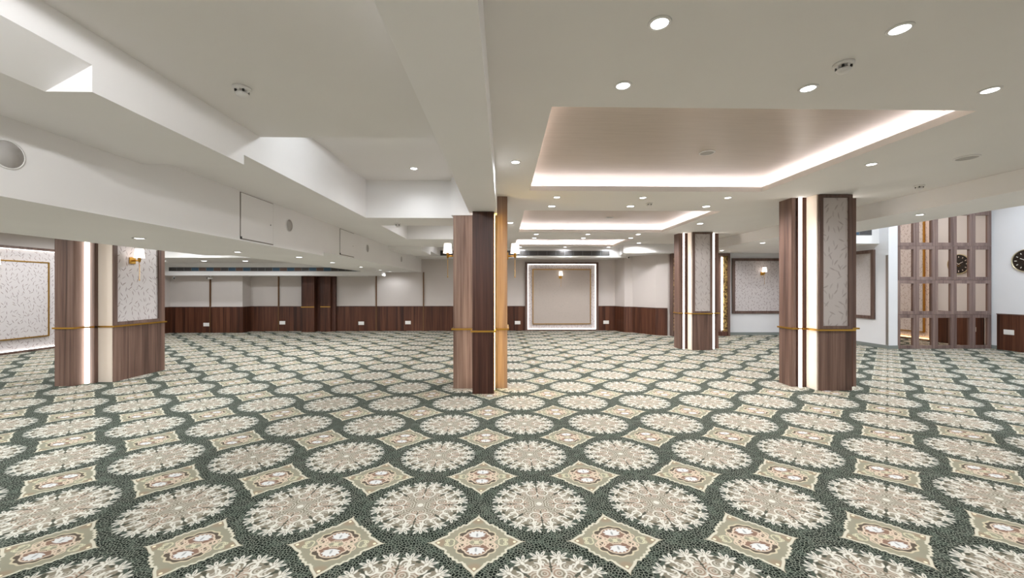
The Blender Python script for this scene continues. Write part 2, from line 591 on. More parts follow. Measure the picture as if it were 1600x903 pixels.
# centre beam and the bay to its left
struct(box('ceiling_beam', (-0.5, -0.1, YB, 13.4, 2.61, 3.25), 'soffit'))
struct(box('ceiling_crossbeam', (-2.13, -0.5, 6.17, 6.92, 2.6, 3.25), 'soffit'))
struct(box('ceiling_beam_head', (-0.79, -0.5, 5.985, 6.17, 2.61, 3.25), 'soffit'))
struct(box('ceiling_rear_crossbeam', (-2.13, -0.5, 8.8, 10.4, 2.6, 3.25), 'soffit'))
struct(box('ceiling_front_bay', (-2.13, -0.5, YB, 3.52, 2.83, 3.25), 'ceiling'))
struct(box('ceiling_middle_bay', (-2.13, -0.5, 3.52, 13.4, 3.18, 3.25), 'ceiling'))
# stepped soffit between the bay and the low duct
bm = bmesh.new()
yprism(bm, [(-2.95, 2.52), (-2.37, 2.52), (-2.13, 2.66), (-2.13, 3.25), (-2.95, 3.25)], YB, 2.10)
bbox(bm, -2.95, -2.13, 2.10, 3.30, 2.52, 3.25)
bbox(bm, -2.95, -2.13, 3.30, 10.2, 2.6, 3.25)
bbox(bm, -2.95, -2.13, 10.2, 11.6, 2.5, 3.25)
bbox(bm, -2.95, -2.13, 11.6, 13.4, 2.6, 3.25)
struct(obj('ceiling_stepped_soffit', bm, 'soffit'))
bm = bmesh.new()
bbox(bm, -4.85, -2.95, YB, 6.56, 2.045, 3.0)
bbox(bm, -4.85, -2.95, 6.56, 14.3, 2.10, 3.0)
duct = struct(obj('ceiling_duct_soffit', bm, 'soffit'), 'long low white duct box along the ceiling')
# left bay
bm = bmesh.new()
bbox(bm, -11.45, -4.85, YB, 11.2, 2.9, 3.0)
bbox(bm, -11.45, -4.85, 11.2, 13.87, 2.37, 3.0)
struct(obj('ceiling_left_bay', bm, 'ceiling'))
bm = bmesh.new()
bbox(bm, -11.45, -4.85, 13.4, 13.87, 1.95, 2.37)
bbox(bm, -4.85, -4.1, 13.4, 13.87, 1.95, 2.10)
bbox(bm, -9.0, -4.85, 13.87, 14.3, 1.95, 3.0)
struct(obj('ceiling_left_bulkhead', bm, 'soffit'))
# far bulkhead above the lit niche
struct(box('ceiling_back_bulkhead', (-2.95, 4.2, 13.4, 14.3, 2.57, 3.25), 'soffit'))
bm = bmesh.new()
prism(bm, [(3.75, 12.35), (6.03, 12.15), (6.03, 14.3), (4.2, 14.3), (4.2, 13.4), (3.95, 13.4)], 2.63, 2.9)
struct(obj('ceiling_corner_bulkhead', bm, 'soffit'))
# right side: soffit, high ceiling and alcove bulkhead
struct(box('ceiling_right_soffit', (6.03, 7.15, YB, 12.8, 2.65, 4.3), 'soffit'))
struct(box('ceiling_right_high', (7.15, 12.5, YB, 9.95, 4.3, 4.4), 'ceiling'))
struct(box('ceiling_alcove', (7.15, 9.6, 9.95, 12.78, 2.66, 4.3), 'soffit'))

# ------------------------------------------------------------------ wainscot (panels along a polyline)
def offset_poly(pts, t):
    """offset an open polyline to its right-hand side (room side given by order)"""
    out = []
    n = len(pts)
    for i in range(n):
        dirs = []
        if i > 0: dirs.append((Vector(pts[i]) - Vector(pts[i - 1])).normalized())
        if i < n - 1: dirs.append((Vector(pts[i + 1]) - Vector(pts[i])).normalized())
        nn = Vector((0, 0))
        for d in dirs:
            nn += Vector((d.y, -d.x))
        nn.normalize()
        k = 1.0 / max(0.35, nn.dot(Vector((dirs[0].y, -dirs[0].x))))
        out.append((pts[i][0] + nn.x * t * k, pts[i][1] + nn.y * t * k))
    return out


def run_strip(bm, pts, t, z0, z1):
    off = offset_poly(pts, t)
    for i in range(len(pts) - 1):
        prism(bm, [pts[i], pts[i + 1], off[i + 1], off[i]], z0, z1)


def wainscot(name, label, runs, h=0.87, strips=()):
    root = bpy.data.objects.new(name, None)
    COL.objects.link(root)
    struct(root, label)
    for pts in runs:
        bm = bmesh.new(); run_strip(bm, pts, 0.03, 0, h)
        obj('wainscot_panel', bm, 'wainscot', root)
        bm = bmesh.new(); run_strip(bm, pts, 0.045, h, h + 0.022)
        obj('cap_rail', bm, 'frame', root)
    for (x, y, z1) in strips:
        box('metal_strip', (x - 0.017, x + 0.017, y - 0.045, y, 0, z1), 'bronze', root)
    return root


E = 0.001
# direction: walk so that the room lies on the right-hand side
wainscot('trim_1', 'dark walnut wainscot round the far left bay', [
    [(-11.45 + E, 10.75), (-11.45 + E, 13.87 - E), (-10.08, 13.87 - E)],
    [(-10.08, 13.87 - E), (-9.0 + E, 13.87 - E), (-9.0 + E, 14.3 - E), (-8.0, 14.3 - E)],
    [(-8.0, 14.3 - E), (-7.04, 14.3 - E)],
    [(-5.96, 14.3 - E), (-4.55, 14.3 - E)],
    [(-4.55, 14.3 - E), (-2.87, 14.3 - E)]],
    strips=[(-10.08, 13.87, 1.95), (-8.0, 14.3, 1.95), (-4.55, 14.3, 2.1), (-2.87, 14.3, 2.1)])
wainscot('trim_2', 'dark walnut wainscot either side of the lit niche', [
    [(-2.87, 14.3 - E), (0.77, 14.3 - E)],
    [(3.41, 14.3 - E), (4.03 - E, 14.3 - E), (4.20 - E, 13.72 - E), (4.46 - E, 13.64 - E), (4.95 - E, 12.82 - E), (5.27, 12.67 - E)]])
wainscot('trim_3', 'dark walnut wainscot under the clock', [[(12.3 - E, 9.62), (12.3 - E, 8.50)]])
bm = bmesh.new()
run_strip(bm, [(7.24, 12.78 - E), (9.6 - E, 12.78 - E), (9.6 - E, 9.70 - E), (9.84, 9.71 - E)], 0.015, 0, 0.09)
run_strip(bm, [(12.3 - E, 9.78), (12.3 - E, 9.63)], 0.015, 0, 0.09)
struct(obj('baseboard_right', bm, 'skirting'))
box_guard = tag(box('corner_guard', (9.585, 9.5995, 9.70, 9.76, 0.1, 2.35), 'crome'), 'thin steel corner guard on the white wall left of mirror lattice', 'corner guard')

# wood clad pilaster on the far wall
pil = thing('wall_pilaster', 'dark walnut clad pilaster on the far left wall', 'pilaster', (-6.5, 14.3, 0))
box('front_board', (-0.54, -0.10, -0.34, -E, 0, 1.95), 'wainscot', pil)
box('return_board', (-0.10, 0.54, -0.10, -E, 0, 1.95), 'wood_dark', pil)
box('side_board', (0.06, 0.40, -0.20, -0.10, 0, 1.95), 'wainscot', pil)
box('brass_rail', (-0.55, -0.09, -0.355, -0.34, 0.86, 0.885), 'brass', pil)
box('brass_rail', (0.05, 0.41, -0.215, -0.20, 0.86, 0.885), 'brass', pil)

# ------------------------------------------------------------------ columns
def planks_x(parent, x0, x1, y0, y1, z0, z1, n, mat='wood'):
    w = (x1 - x0) / n
    for i in range(n):
        box('plank', (x0 + i * w + 0.001, x0 + (i + 1) * w - 0.001, y0, y1, z0, z1), mat, parent)


def planks_y(parent, x0, x1, y0, y1, z0, z1, n, mat='wood'):
    w = (y1 - y0) / n
    for i in range(n):
        box('plank', (x0, x1, y0 + i * w + 0.001, y0 + (i + 1) * w - 0.001, z0, z1), mat, parent)


ZR = 0.895   # brass rail height

# the two columns on the right share a shape (origin: middle of the front panel, at the floor)
def right_column(label):
    t = thing('column', label, 'column', (4.9, 5.76, 0), 0, 'square walnut columns on the right')
    box('core', (-0.40, 0.46, 0.22, 0.59, 0, 2.9), 'wood_dark', t)
    box('panel_body', (-0.265, 0.265, 0.02, 0.22, 0, 2.9), 'cream', t)
    planks_x(t, -0.245, 0.25, 0.0, 0.02, 0.0, 0.885, 5)
    # framed wallpaper panel
    box('frame_stile', (-0.245, -0.19, -0.012, 0.02, 0.91, 2.895), 'frame', t)
    box('frame_stile', (0.195, 0.25, -0.012, 0.02, 0.91, 2.895), 'frame', t)
    box('frame_rail', (-0.19, 0.195, -0.012, 0.02, 0.91, 0.955), 'frame', t)
    box('frame_rail', (-0.19, 0.195, -0.012, 0.02, 2.85, 2.895), 'frame', t)
    box('wallpaper_panel', (-0.19, 0.195, 0.012, 0.02, 0.955, 2.85), 'paper_col', t)
    for (a, b) in ((-0.48, -0.40), (0.46, 0.53)):
        planks_y(t, a, b, 0.24, 0.52, 0.0, 2.9, 2)
    for (a, b) in ((-0.385, -0.355), (0.375, 0.405)):
        box('led_strip', (a, b, 0.195, 0.22, 0.0, 2.895), 'led', t)
    bm = bmesh.new()
    z0, z1 = ZR - 0.012, ZR + 0.012
    for d in ((-0.285, 0.285, -0.03, 0.0), (-0.285, -0.265, 0.0, 0.20), (0.265, 0.285, 0.0, 0.20), (-0.40, -0.285, 0.18, 0.20),
              (0.285, 0.46, 0.18, 0.20), (-0.50, -0.40, 0.20, 0.24), (-0.50, -0.48, 0.24, 0.54), (0.46, 0.55, 0.20, 0.24), (0.53, 0.55, 0.24, 0.54)):
        bbox(bm, *d, z0, z1)
    obj('brass_rail', bm, 'brass', t)
    return t


colA = right_column('large walnut column on the right with a framed wallpaper panel and one lit edge')
colB = copy_tree(colA)
colB.location = (4.88, 9.64, 0)
colB['label'] = 'smaller distant walnut column with two bright vertical light strips'

# left column
t = thing('column', 'walnut column on the left carrying a brass wall lamp on its papered side', 'column', (-6.6, 6.9, 0))
ox, oy = -6.6, 6.9
def L(x0, x1, y0, y1, z0, z1): return (x0 - ox, x1 - ox, y0 - oy, y1 - oy, z0, z1)
box('core', L(-6.93, -6.53, 6.47, 7.62, 0, 2.9), 'wood', t)
planks_x(t, -6.93 - ox, -6.645 - ox, 6.27 - oy, 6.47 - oy, 0, 2.9, 3)
box('led_strip', L(-6.642, -6.605, 6.43, 6.47, 0, 2.895), 'led', t)
box('panel_body', L(-6.53, -6.31, 6.53, 7.42, 0, 2.9), 'cream', t)
planks_y(t, -6.31 - ox, -6.29 - ox, 6.535 - oy, 7.42 - oy, 0, 0.885, 7)
box('frame_stile', L(-6.31, -6.28, 6.535, 6.59, 0.91, 2.895), 'frame', t)
box('frame_stile', L(-6.31, -6.28, 7.36, 7.42, 0.91, 2.895), 'frame', t)
box('frame_rail', L(-6.31, -6.28, 6.59, 7.36, 0.91, 0.965), 'frame', t)
box('frame_rail', L(-6.31, -6.28, 6.59, 7.36, 2.84, 2.895), 'frame', t)
box('wallpaper_panel', L(-6.31, -6.302, 6.59, 7.36, 0.965, 2.84), 'paper', t)
box('side_panel', L(-6.53, -6.29, 7.42, 7.5, 0, 2.9), 'wood', t)
bm = bmesh.new()
for d in ((-6.95, -6.645, 6.25, 6.27), (-6.645, -6.625, 6.25, 6.44), (-6.625, -6.53, 6.42, 6.44), (-6.55, -6.53, 6.44, 6.53), (-6.53, -6.265, 6.51, 6.53), (-6.285, -6.265, 6.53, 7.52)):
    bbox(bm, *L(*d, ZR - 0.012, ZR + 0.012))
obj('brass_rail', bm, 'brass', t)

# centre column
t = thing('column', 'dark walnut column under the centre beam with pale and golden lit sides', 'column', (-0.29, 6.0, 0))
ox, oy = -0.29, 6.0
box('core', L(-0.76, -0.10, 6.0, 6.6, 0, 2.608), 'wood_pale', t)
box('core_extension', L(-0.10, 0.055, 6.0, 6.6, 0, 2.898), 'wood_pale', t)
planks_x(t, -0.447 - ox, -0.137 - ox, 5.68 - oy, 6.0 - oy, 0, 2.608, 1, 'wood_dark')
box('led_strip', L(-0.453, -0.447, 5.86, 5.90, 0.01, 2.6), 'led_cool', t)
box('led_strip', L(-0.137, -0.131, 5.86, 5.90, 0.01, 2.6), 'led_warm', t)
bm = bmesh.new()
for d in ((-0.785, -0.447, 5.975, 6.0), (-0.472, -0.447, 5.655, 5.975), (-0.447, -0.112, 5.655, 5.68), (-0.137, -0.112, 5.68, 5.975), (-0.137, 0.08, 5.975, 6.0), (0.055, 0.08, 6.0, 6.62), (-0.785, -0.76, 6.0, 6.62)):
    bbox(bm, *L(*d, ZR - 0.012, ZR + 0.012))
obj('brass_rail', bm, 'brass', t)

# ------------------------------------------------------------------ lit / framed wall panels (local: x across, -y towards the room)
def lit_panel(name, label, loc, rz, w, h, border, led='niche_led', paper='paper_far', edge='paper', z0=0.0):
    t = thing(name, label, 'wall panel', loc, rz)
    f, dp = 0.085, 0.10
    box('frame_stile', (-w / 2, -w / 2 + f, -dp, 0, z0, z0 + h), 'frame', t)
    box('frame_stile', (w / 2 - f, w / 2, -dp, 0, z0, z0 + h), 'frame', t)
    box('frame_rail', (-w / 2 + f, w / 2 - f, -dp, 0, z0 + h - f * 0.7, z0 + h), 'frame', t)
    box('frame_rail', (-w / 2 + f, w / 2 - f, -dp, 0, z0, z0 + 0.05), 'frame', t)
    xi, zb, zt = w / 2 - f, z0 + 0.05, z0 + h - f * 0.7
    box('wallpaper_border', (-xi, xi, -0.012, -0.001, zb, zt), edge, t)
    s = 0.014
    for d in ((-xi, -xi + s, zb, zt), (xi - s, xi, zb, zt)):
        box('led_strip', (d[0], d[1], -0.05, -0.02, d[2], d[3]), led, t)
    for d in ((-xi + s, xi - s, zt - s, zt), (-xi + s, xi - s, zb, zb + s)):
        box('led_strip', (d[0], d[1], -0.05, -0.02, d[2], d[3]), led, t)
    a, b0, b1 = xi - border, zb + border, zt - border
    box('raised_panel', (-a, a, -0.05, -0.012, b0, b1), paper, t)
    g = 0.028
    bm = bmesh.new()
    for d in ((-a - g, -a, b0 - g, b1 + g), (a, a + g, b0 - g, b1 + g), (-a, a, b0 - g, b0), (-a, a, b1, b1 + g)):
        bbox(bm, d[0], d[1], -0.065, -0.012, d[2], d[3])
    obj('gold_border', bm, 'gold', t)
    return t


lit_panel('lit_wall_niche', 'glowing wallpaper niche in a walnut frame on the far wall', (2.09, 14.3 - E, 0), 0, 2.64, 2.46, 0.21)
lit_panel('lit_wall_niche', 'glowing leaf-stroke wallpaper panel on the left wall behind the left column', (-11.45 + E, 8.9, 0), 90, 3.3, 2.5, 0.30, paper='paper', edge='paper')
lit_panel('lit_wall_niche', 'warm gold-edged lit panel on the right wall seen in the mirrors', (12.3 - E, 7.13, 0.0), -90, 2.7, 3.9, 0.21, led='niche_gold', paper='paper', edge='paper')


def framed_panel(name, label, loc, rz, w, z0, z1, paper):
    t = thing(name, label, 'wall panel', loc, rz)
    f, dp = 0.085, 0.05
    box('frame_stile', (-w / 2, -w / 2 + f, -dp, 0, z0, z1), 'frame', t)
    box('frame_stile', (w / 2 - f, w / 2, -dp, 0, z0, z1), 'frame', t)
    box('frame_rail', (-w / 2 + f, w / 2 - f, -dp, 0, z1 - f, z1), 'frame', t)
    box('frame_rail', (-w / 2 + f, w / 2 - f, -dp, 0, z0, z0 + f), 'frame', t)
    box('wallpaper_panel', (-w / 2 + f, w / 2 - f, -0.018, 0, z0 + f, z1 - f), paper, t)
    return t


framed_panel('framed_wallpaper_panel', 'framed grey wallpaper panel on the white wall left of the large right column', (8.40, 12.78 - E, 0), 0, 1.94, 0.70, 2.50, 'paper')
framed_panel('framed_wallpaper_panel', 'narrow foreshortened framed panel on the white wall right of the large right column', (9.6 - E, 11.35, 0), -90, 2.6, 0.72, 2.52, 'plain_paper')

# portal behind the distant column
t = thing('lit_portal', 'walnut framed gold stone portal behind the distant column', 'portal', (6.28, 12.66 - E, 0))
box('frame_stile', (-0.94, -0.88, -0.16, 0.0, 0, 2.64), 'frame', t)
box('frame_stile', (0.88, 0.94, -0.16, 0.0, 0, 2.64), 'frame', t)
box('frame_rail', (-0.88, 0.88, -0.16, 0.0, 2.56, 2.64), 'frame', t)
box('stone_panel', (0.755, 0.88, -0.10, 0.0, 0.0, 2.56), 'goldrock', t)
box('stone_panel', (-0.88, -0.755, -0.10, 0.0, 0.0, 2.56), 'goldrock', t)
box('door_leaf', (-0.70, 0.70, -0.05, 0.0, 0, 2.56), 'wood', t)
box('led_strip', (0.705, 0.75, -0.08, -0.03, 0.18, 2.52), 'niche_led', t)
box('led_strip', (-0.75, -0.71, -0.08, -0.03, 0.18, 2.52), 'niche_gold', t)
box('plinth', (0.60, 0.86, -0.15, -0.10, 0, 0.14), 'wood_dark', t)
box('plinth', (-0.86, -0.60, -0.15, -0.10, 0, 0.14), 'wood_dark', t)

# ------------------------------------------------------------------ mirror lattice
t = thing('mirror_lattice', 'walnut lattice of boxed mirror panes on the wall left of the clock', 'mirror', (9.86, 9.70, 0))
nw, mw, mh = 5, 0.482, 0.86
for i in range(nw):
    for j in range(5):
        x0, x1, z0 = i * mw + 0.002, (i + 1) * mw - 0.002, j * mh + 0.002
        z1 = min((j + 1) * mh - 0.002, 4.295)
        if i == 0 and j == 0:
            pass
        bm = bmesh.new()
        f, fz = 0.070, 0.082
        bbox(bm, x0, x0 + f, 0.03, 0.066, z0, z1)
        bbox(bm, x1 - f, x1, 0.03, 0.066, z0, z1)
        bbox(bm, x0 + f, x1 - f, 0.03, 0.066, z0, z0 + fz)
        bbox(bm, x0 + f, x1 - f, 0.03, 0.066, z1 - fz, z1)
        u = obj('lattice_frame', bm, 'lattice', t)
        box('mirror_pane', (x0 + f, x1 - f, 0.062, 0.072, z0 + fz, z1 - fz), 'mirror', u)

# ------------------------------------------------------------------ wall clock on the right wall (local z axis -> -x)
t = thing('wall_clock', 'round dark wall clock with a pale gold rim at the right edge', 'clock', (12.3 - E, 9.07, 2.17), -90)
R90 = Matrix.Rotation(math.radians(90), 4, 'X')       # lathe axis z -> -y (towards the room)
bm = bmesh.new()
lathe(bm, [(0.250, 0.0), (0.268, 0.0), (0.272, 0.02), (0.266, 0.04), (0.256, 0.04), (0.250, 0.03)], 40, R90, closed=True)
obj('rim', bm, 'rim', t, True)
bm = bmesh.new()
lathe(bm, [(0, 0.0), (0.252, 0.0), (0.252, 0.022), (0, 0.022)], 40, R90)
dial = obj('dial', bm, 'dial', t)
for k in range(12):
    a = k * math.pi / 6
    bm = bmesh.new()
    bbox(bm, -0.007, 0.007, -0.027, -0.0225, 0.17, 0.205 if k % 3 else 0.215)
    bmesh.ops.transform(bm, matrix=Matrix.Rotation(a, 4, 'Y'), verts=bm.verts)
    obj('hour_mark', bm, 'plastic', dial)
for a, ln, w in ((math.radians(-62), 0.12, 0.007), (math.radians(48), 0.17, 0.005)):
    bm = bmesh.new()
    bbox(bm, -w, w, -0.032, -0.028, -0.02, ln)
    bmesh.ops.transform(bm, matrix=Matrix.Rotation(a, 4, 'Y'), verts=bm.verts)
    obj('hand', bm, 'plastic', t)
bm = bmesh.new()
for q in range(5):
    a = q * 2 * math.pi / 5
    bm2 = [bm.verts.new((0.05 * math.sin(a + k * 0.35) * (1 if k % 2 else 0.45), -0.0245, -0.03 + 0.05 * math.cos(a + k * 0.35) * (1 if k % 2 else 0.45))) for k in range(3)]
    bm.faces.new(bm2)
ext = bmesh.ops.extrude_face_region(bm, geom=list(bm.faces))
bmesh.ops.translate(bm, vec=(0, 0.0015, 0), verts=[v for v in ext['geom'] if isinstance(v, bmesh.types.BMVert)])
obj('emblem', bm, 'brass', dial)

# ------------------------------------------------------------------ sconces (local: wall at y = 0, room towards -y, origin at back plate)
def sconce(label, loc, rz):
    t = thing('wall_sconce', label, 'wall lamp', loc, rz, 'brass wall lamps with white shades')
    box('back_plate', (-0.055, 0.055, -0.018, 0, -0.055, 0.055), 'brass', t, bevel=0.004)
    bm = bmesh.new()
    lathe(bm, [(0, 0), (0.012, 0), (0.012, 0.105), (0, 0.105)], 12, Matrix.Translation((0, -0.018, 0)) @ R90)
    obj('arm', bm, 'brass', t, True)
    bm = bmesh.new()
    lathe(bm, [(0, -0.03), (0.012, -0.03), (0.02, 0.0), (0.02, 0.045), (0.03, 0.06), (0, 0.06)], 16, Matrix.Translation((0, -0.125, 0)))
    obj('cup', bm, 'brass', t, True)
    bm = bmesh.new()
    lathe(bm, [(0, -0.34), (0.010, -0.335), (0.010, -0.325), (0.0035, -0.32), (0.0035, -0.03), (0, -0.03)], 10, Matrix.Translation((0, -0.125, 0)))
    obj('drop_rod', bm, 'brass', t, True)
    bm = bmesh.new()
    lathe(bm, [(0.072, 0.045), (0.056, 0.20), (0.053, 0.20), (0.069, 0.045)], 24, Matrix.Translation((0, -0.125, 0)), closed=True)
    obj('shade', bm, 'shade', t, True)
    bm = bmesh.new()
    lathe(bm, [(0, 0.06), (0.018, 0.07), (0.028, 0.11), (0.018, 0.14), (0, 0.15)], 14, Matrix.Translation((0, -0.125, 0)))
    obj('bulb', bm, 'niche_led', t, True)
    return t


sconce('brass wall lamp on the papered side of the left column', (-6.302 + E, 6.86, 1.98), 90)
sconce('brass wall lamp on the glowing left wall panel at the left edge', (-11.40 + E, 9.05, 2.0), 90)
sconce('brass wall lamp sticking out from the right side of the centre column', (0.055, 6.3, 2.02), 90)
sconce('brass wall lamp peeking out behind the left side of the centre column', (-0.76, 6.3, 2.02), -90)
sconce('small brass wall lamp in the glowing niche on the far wall', (2.04, 14.25, 1.93), 0)
sconce('brass wall lamp on the framed grey panel beyond the right column', (8.42, 12.762, 2.0), 0)

# ------------------------------------------------------------------ sockets, hatches, speakers
def socket(label, loc, rz, w=0.20):
    t = thing('wall_socket', label, 'socket', loc, rz, 'white wall sockets')
    box('plate', (-w / 2, w / 2, -0.012, 0, -0.06, 0.06), 'plastic', t, bevel=0.003)
    n = 2
    for k in range(n):
        x = (k - 0.5) * w * 0.46
        box('module', (x - 0.032, x + 0.032, -0.016, -0.012, -0.035, 0.035), 'trim', t)
    return t


WY = 14.3 - 0.031 - E
socket('wide white socket on the short left wall beside the left column', (-11.45 + 0.031 + E, 13.15, 0.27), 90, 0.26)
socket('white socket by the leftmost brass strip on the far wall', (-10.20, 13.87 - 0.031 - E, 0.28), 0)
socket('white socket beside the second brass strip on the far wall', (-7.86, WY, 0.30), 0)
socket('white socket between the walnut pilaster and the third brass strip', (-5.08, WY, 0.28), 0)
socket('white socket between the two brass strips left of the centre column', (-3.42, WY, 0.30), 0)
socket('white socket just left of the lit niche, beside the centre column', (0.50, WY, 0.29), 0)
socket('white socket just right of the lit niche', (3.70, WY, 0.30), 0)
socket('white socket on the wainscot under the clock', (12.3 - 0.031 - E, 9.38, 0.45), -90)

def hatch(label, y0, y1, z0, z1):
    t = thing('access_hatch', label, 'hatch', (-2.95, (y0 + y1) / 2, (z0 + z1) / 2), 0, 'ceiling duct hatches')
    w, h = (y1 - y0) / 2, (z1 - z0) / 2
    boxes('gasket', [(0.0005, 0.003, -w, w, -h, h)], 'seam', t)
    box('door_panel', (0.003, 0.009, -w + 0.012, w - 0.012, -h + 0.012, h - 0.008), 'soffit', t)
    bm = bmesh.new()
    lathe(bm, [(0, 0), (0.009, 0), (0.009, 0.004), (0, 0.004)], 12, Matrix.Translation((0.009, w - 0.07, -0.02)) @ Matrix.Rotation(math.radians(90), 4, 'Y'))
    obj('lock', bm, 'crome', t)
    box('hinge', (0.003, 0.013, -w, -w + 0.02, -h, -h + 0.03), 'black', t)
    return t

hatch('square access hatch on the white duct, nearest one', 4.50, 5.14, 2.06, 2.59)
hatch('square access hatch on the white duct, farther one', 7.20, 7.88, 2.12, 2.59)

RY = Matrix.Rotation(math.radians(90), 4, 'Y')
def speaker(label, loc, r=0.088):
    t = thing('round_speaker', label, 'speaker', loc, 0, 'round speakers in the white duct')
    bm = bmesh.new()
    lathe(bm, [(r * 0.9, 0), (r, 0), (r, 0.006), (r * 0.9, 0.008)], 32, RY, closed=True)
    obj('trim_ring', bm, 'trim', t, True)
    bm = bmesh.new()
    lathe(bm, [(0, 0), (r * 0.9, 0), (r * 0.9, 0.005), (0, 0.007)], 32, RY)
    obj('mesh_cover', bm, 'grey_mesh', t, True)
    return t

speaker('large round speaker in the white duct at the left edge', (-2.95, 2.42, 2.30), 0.088)
speaker('round speaker beside the nearest access hatch', (-2.95, 5.52, 2.376))
speaker('round speaker beside the farther access hatch', (-2.95, 8.65, 2.376))
speaker('small far round speaker at the end of the white duct', (-2.95, 11.5, 2.36))

FLIP = Matrix.Rotation(math.pi, 4, 'X')
def ceiling_disc(label, loc, r):
    t = thing('ceiling_speaker', label, 'speaker', loc, 0, 'flat ceiling speakers')
    bm = bmesh.new()
    lathe(bm, [(r * 0.86, 0), (r, 0), (r, 0.006), (r * 0.86, 0.012)], 32, FLIP, closed=True)
    obj('trim_ring', bm, 'trim', t, True)
    bm = bmesh.new()
    lathe(bm, [(0, 0), (r * 0.86, 0), (r * 0.86, 0.008), (0, 0.010)], 32, FLIP)
    obj('mesh_cover', bm, 'grey_mesh', t, True)

ceiling_disc('flat round speaker in the nearest glowing ceiling tray', (2.33, 4.50, ZC + 0.165), 0.085)
ceiling_disc('flat round speaker in the second ceiling tray', (2.32, 8.62, ZC + 0.165), 0.085)
ceiling_disc('flat grey ceiling speaker at the right edge', (4.93, 4.12, ZC), 0.10)

def detector(label, loc):
    t = thing('smoke_detector', label, 'detector', loc, 0, 'ceiling smoke detectors')
    bm = bmesh.new()
    lathe(bm, [(0, 0), (0.055, 0), (0.055, 0.012), (0.045, 0.018), (0, 0.018)], 24, FLIP)
    obj('base', bm, 'trim', t, True)
    bm = bmesh.new()
    lathe(bm, [(0, 0.032), (0.032, 0.032), (0.040, 0.040), (0.030, 0.056), (0, 0.060)], 24, FLIP)
    obj('cap', bm, 'trim', t, True)
    for k in range(8):
        a = k * math.pi / 4
        c, s = 0.036 * math.cos(a), 0.036 * math.sin(a)
        box('vent_rib', (c - 0.005, c + 0.005, s - 0.005, s + 0.005, -0.034, -0.018), 'black' if k % 2 else 'trim', t)

detector('smoke detector on the lowered ceiling at the upper left', (-1.73, 2.66, 2.83))
detector('smoke detector among the downlights at the upper right', (2.11, 2.42, ZC))
detector('tiny smoke detector between the first and second ceiling trays', (2.37, 6.42, ZC))
detector('smoke detector under the crossbeam left of the centre column', (-1.78, 6.72, 2.6))
detector('smoke detector on the ceiling above the large right column', (5.62, 5.25, ZC))

# ------------------------------------------------------------------ air grilles (local: x across, -y to the room)
def grille(label, loc, w, h, ndiv, backing):
    t = thing('air_grille', label, 'air grille', loc, 0, 'long air conditioning grilles')
    f = 0.012
    boxes('frame', [(-w / 2, w / 2, -0.012, 0, h / 2 - f, h / 2), (-w / 2, w / 2, -0.012, 0, -h / 2, -h / 2 + f),
                    (-w / 2, -w / 2 + f, -0.012, 0, -h / 2 + f, h / 2 - f), (w / 2 - f, w / 2, -0.012, 0, -h / 2 + f, h / 2 - f)], 'grille', t)
    cw = (w - 2 * f) / ndiv
    for k in range(ndiv):
        x0 = -w / 2 + f + k * cw
        box('duct_backing', (x0, x0 + cw, -0.003, 0, -h / 2 + f, h / 2 - f), backing[k % len(backing)], t)
        if k:
            box('mullion', (x0 - 0.006, x0 + 0.006, -0.011, -0.003, -h / 2 + f, h / 2 - f), 'grille', t)
    for k in range(3):
        z = -h / 2 + h * (k + 1) / 4.0
        box('slat', (-w / 2 + f, w / 2 - f, -0.0095, -0.0035, z - 0.003, z + 0.003), 'grille', t)
    return t

grille('long grille with blue and brown lining over the far left bay', (-7.95, 13.4 - E, 2.155), 6.3, 0.13, 26,
       ['ductdark', 'ductdark', 'ductdark', 'ductblue', 'ductbrown', 'ductblue', 'ductbrown', 'ductdark', 'ductblue', 'ductbrown', 'ductblue'])  # panels behind the slats alternate between dark, blue and brown
grille('long grey grille above the lit niche on the far wall', (0.55, 13.4 - E, 2.71), 6.1, 0.17, 20, ['ductdark'])
grille('short grille high up beyond the large right column', (8.3, 9.95 - E, 2.95), 2.2, 0.15, 7, ['ductdark', 'ductblue'])

# ------------------------------------------------------------------ security cameras
def cctv(label, loc, rz):
    t = thing('security_camera', label, 'camera', loc, rz, 'small security cameras')
    bm = bmesh.new(); lathe(bm, [(0, 0), (0.045, 0), (0.045, 0.02), (0.02, 0.03), (0.014, 0.06), (0, 0.06)], 16, FLIP)
    obj('mount', bm, 'trim', t, True)
    bm = bmesh.new(); lathe(bm, [(0, 0), (0.036, 0), (0.036, 0.14), (0.03, 0.15), (0, 0.15)], 16, Matrix.Translation((0, 0.05, -0.085)) @ R90)
    obj('body', bm, 'trim', t, True)
    bm = bmesh.new(); lathe(bm, [(0, 0.15), (0.028, 0.1505), (0.022, 0.16), (0, 0.162)], 16, Matrix.Translation((0, 0.05, -0.085)) @ R90)
    obj('lens', bm, 'black', t, True)

cctv('security camera under the bulkhead beside the left column', (-11.1, 13.6, 1.95), 40)
cctv('security camera at the top of the leftmost brass strip', (-9.9, 13.62, 1.95), -30)
cctv('security camera near the ceiling right of the lit niche', (4.15, 13.2, 2.63), 0)

# ------------------------------------------------------------------ downlights
sp_d = {}
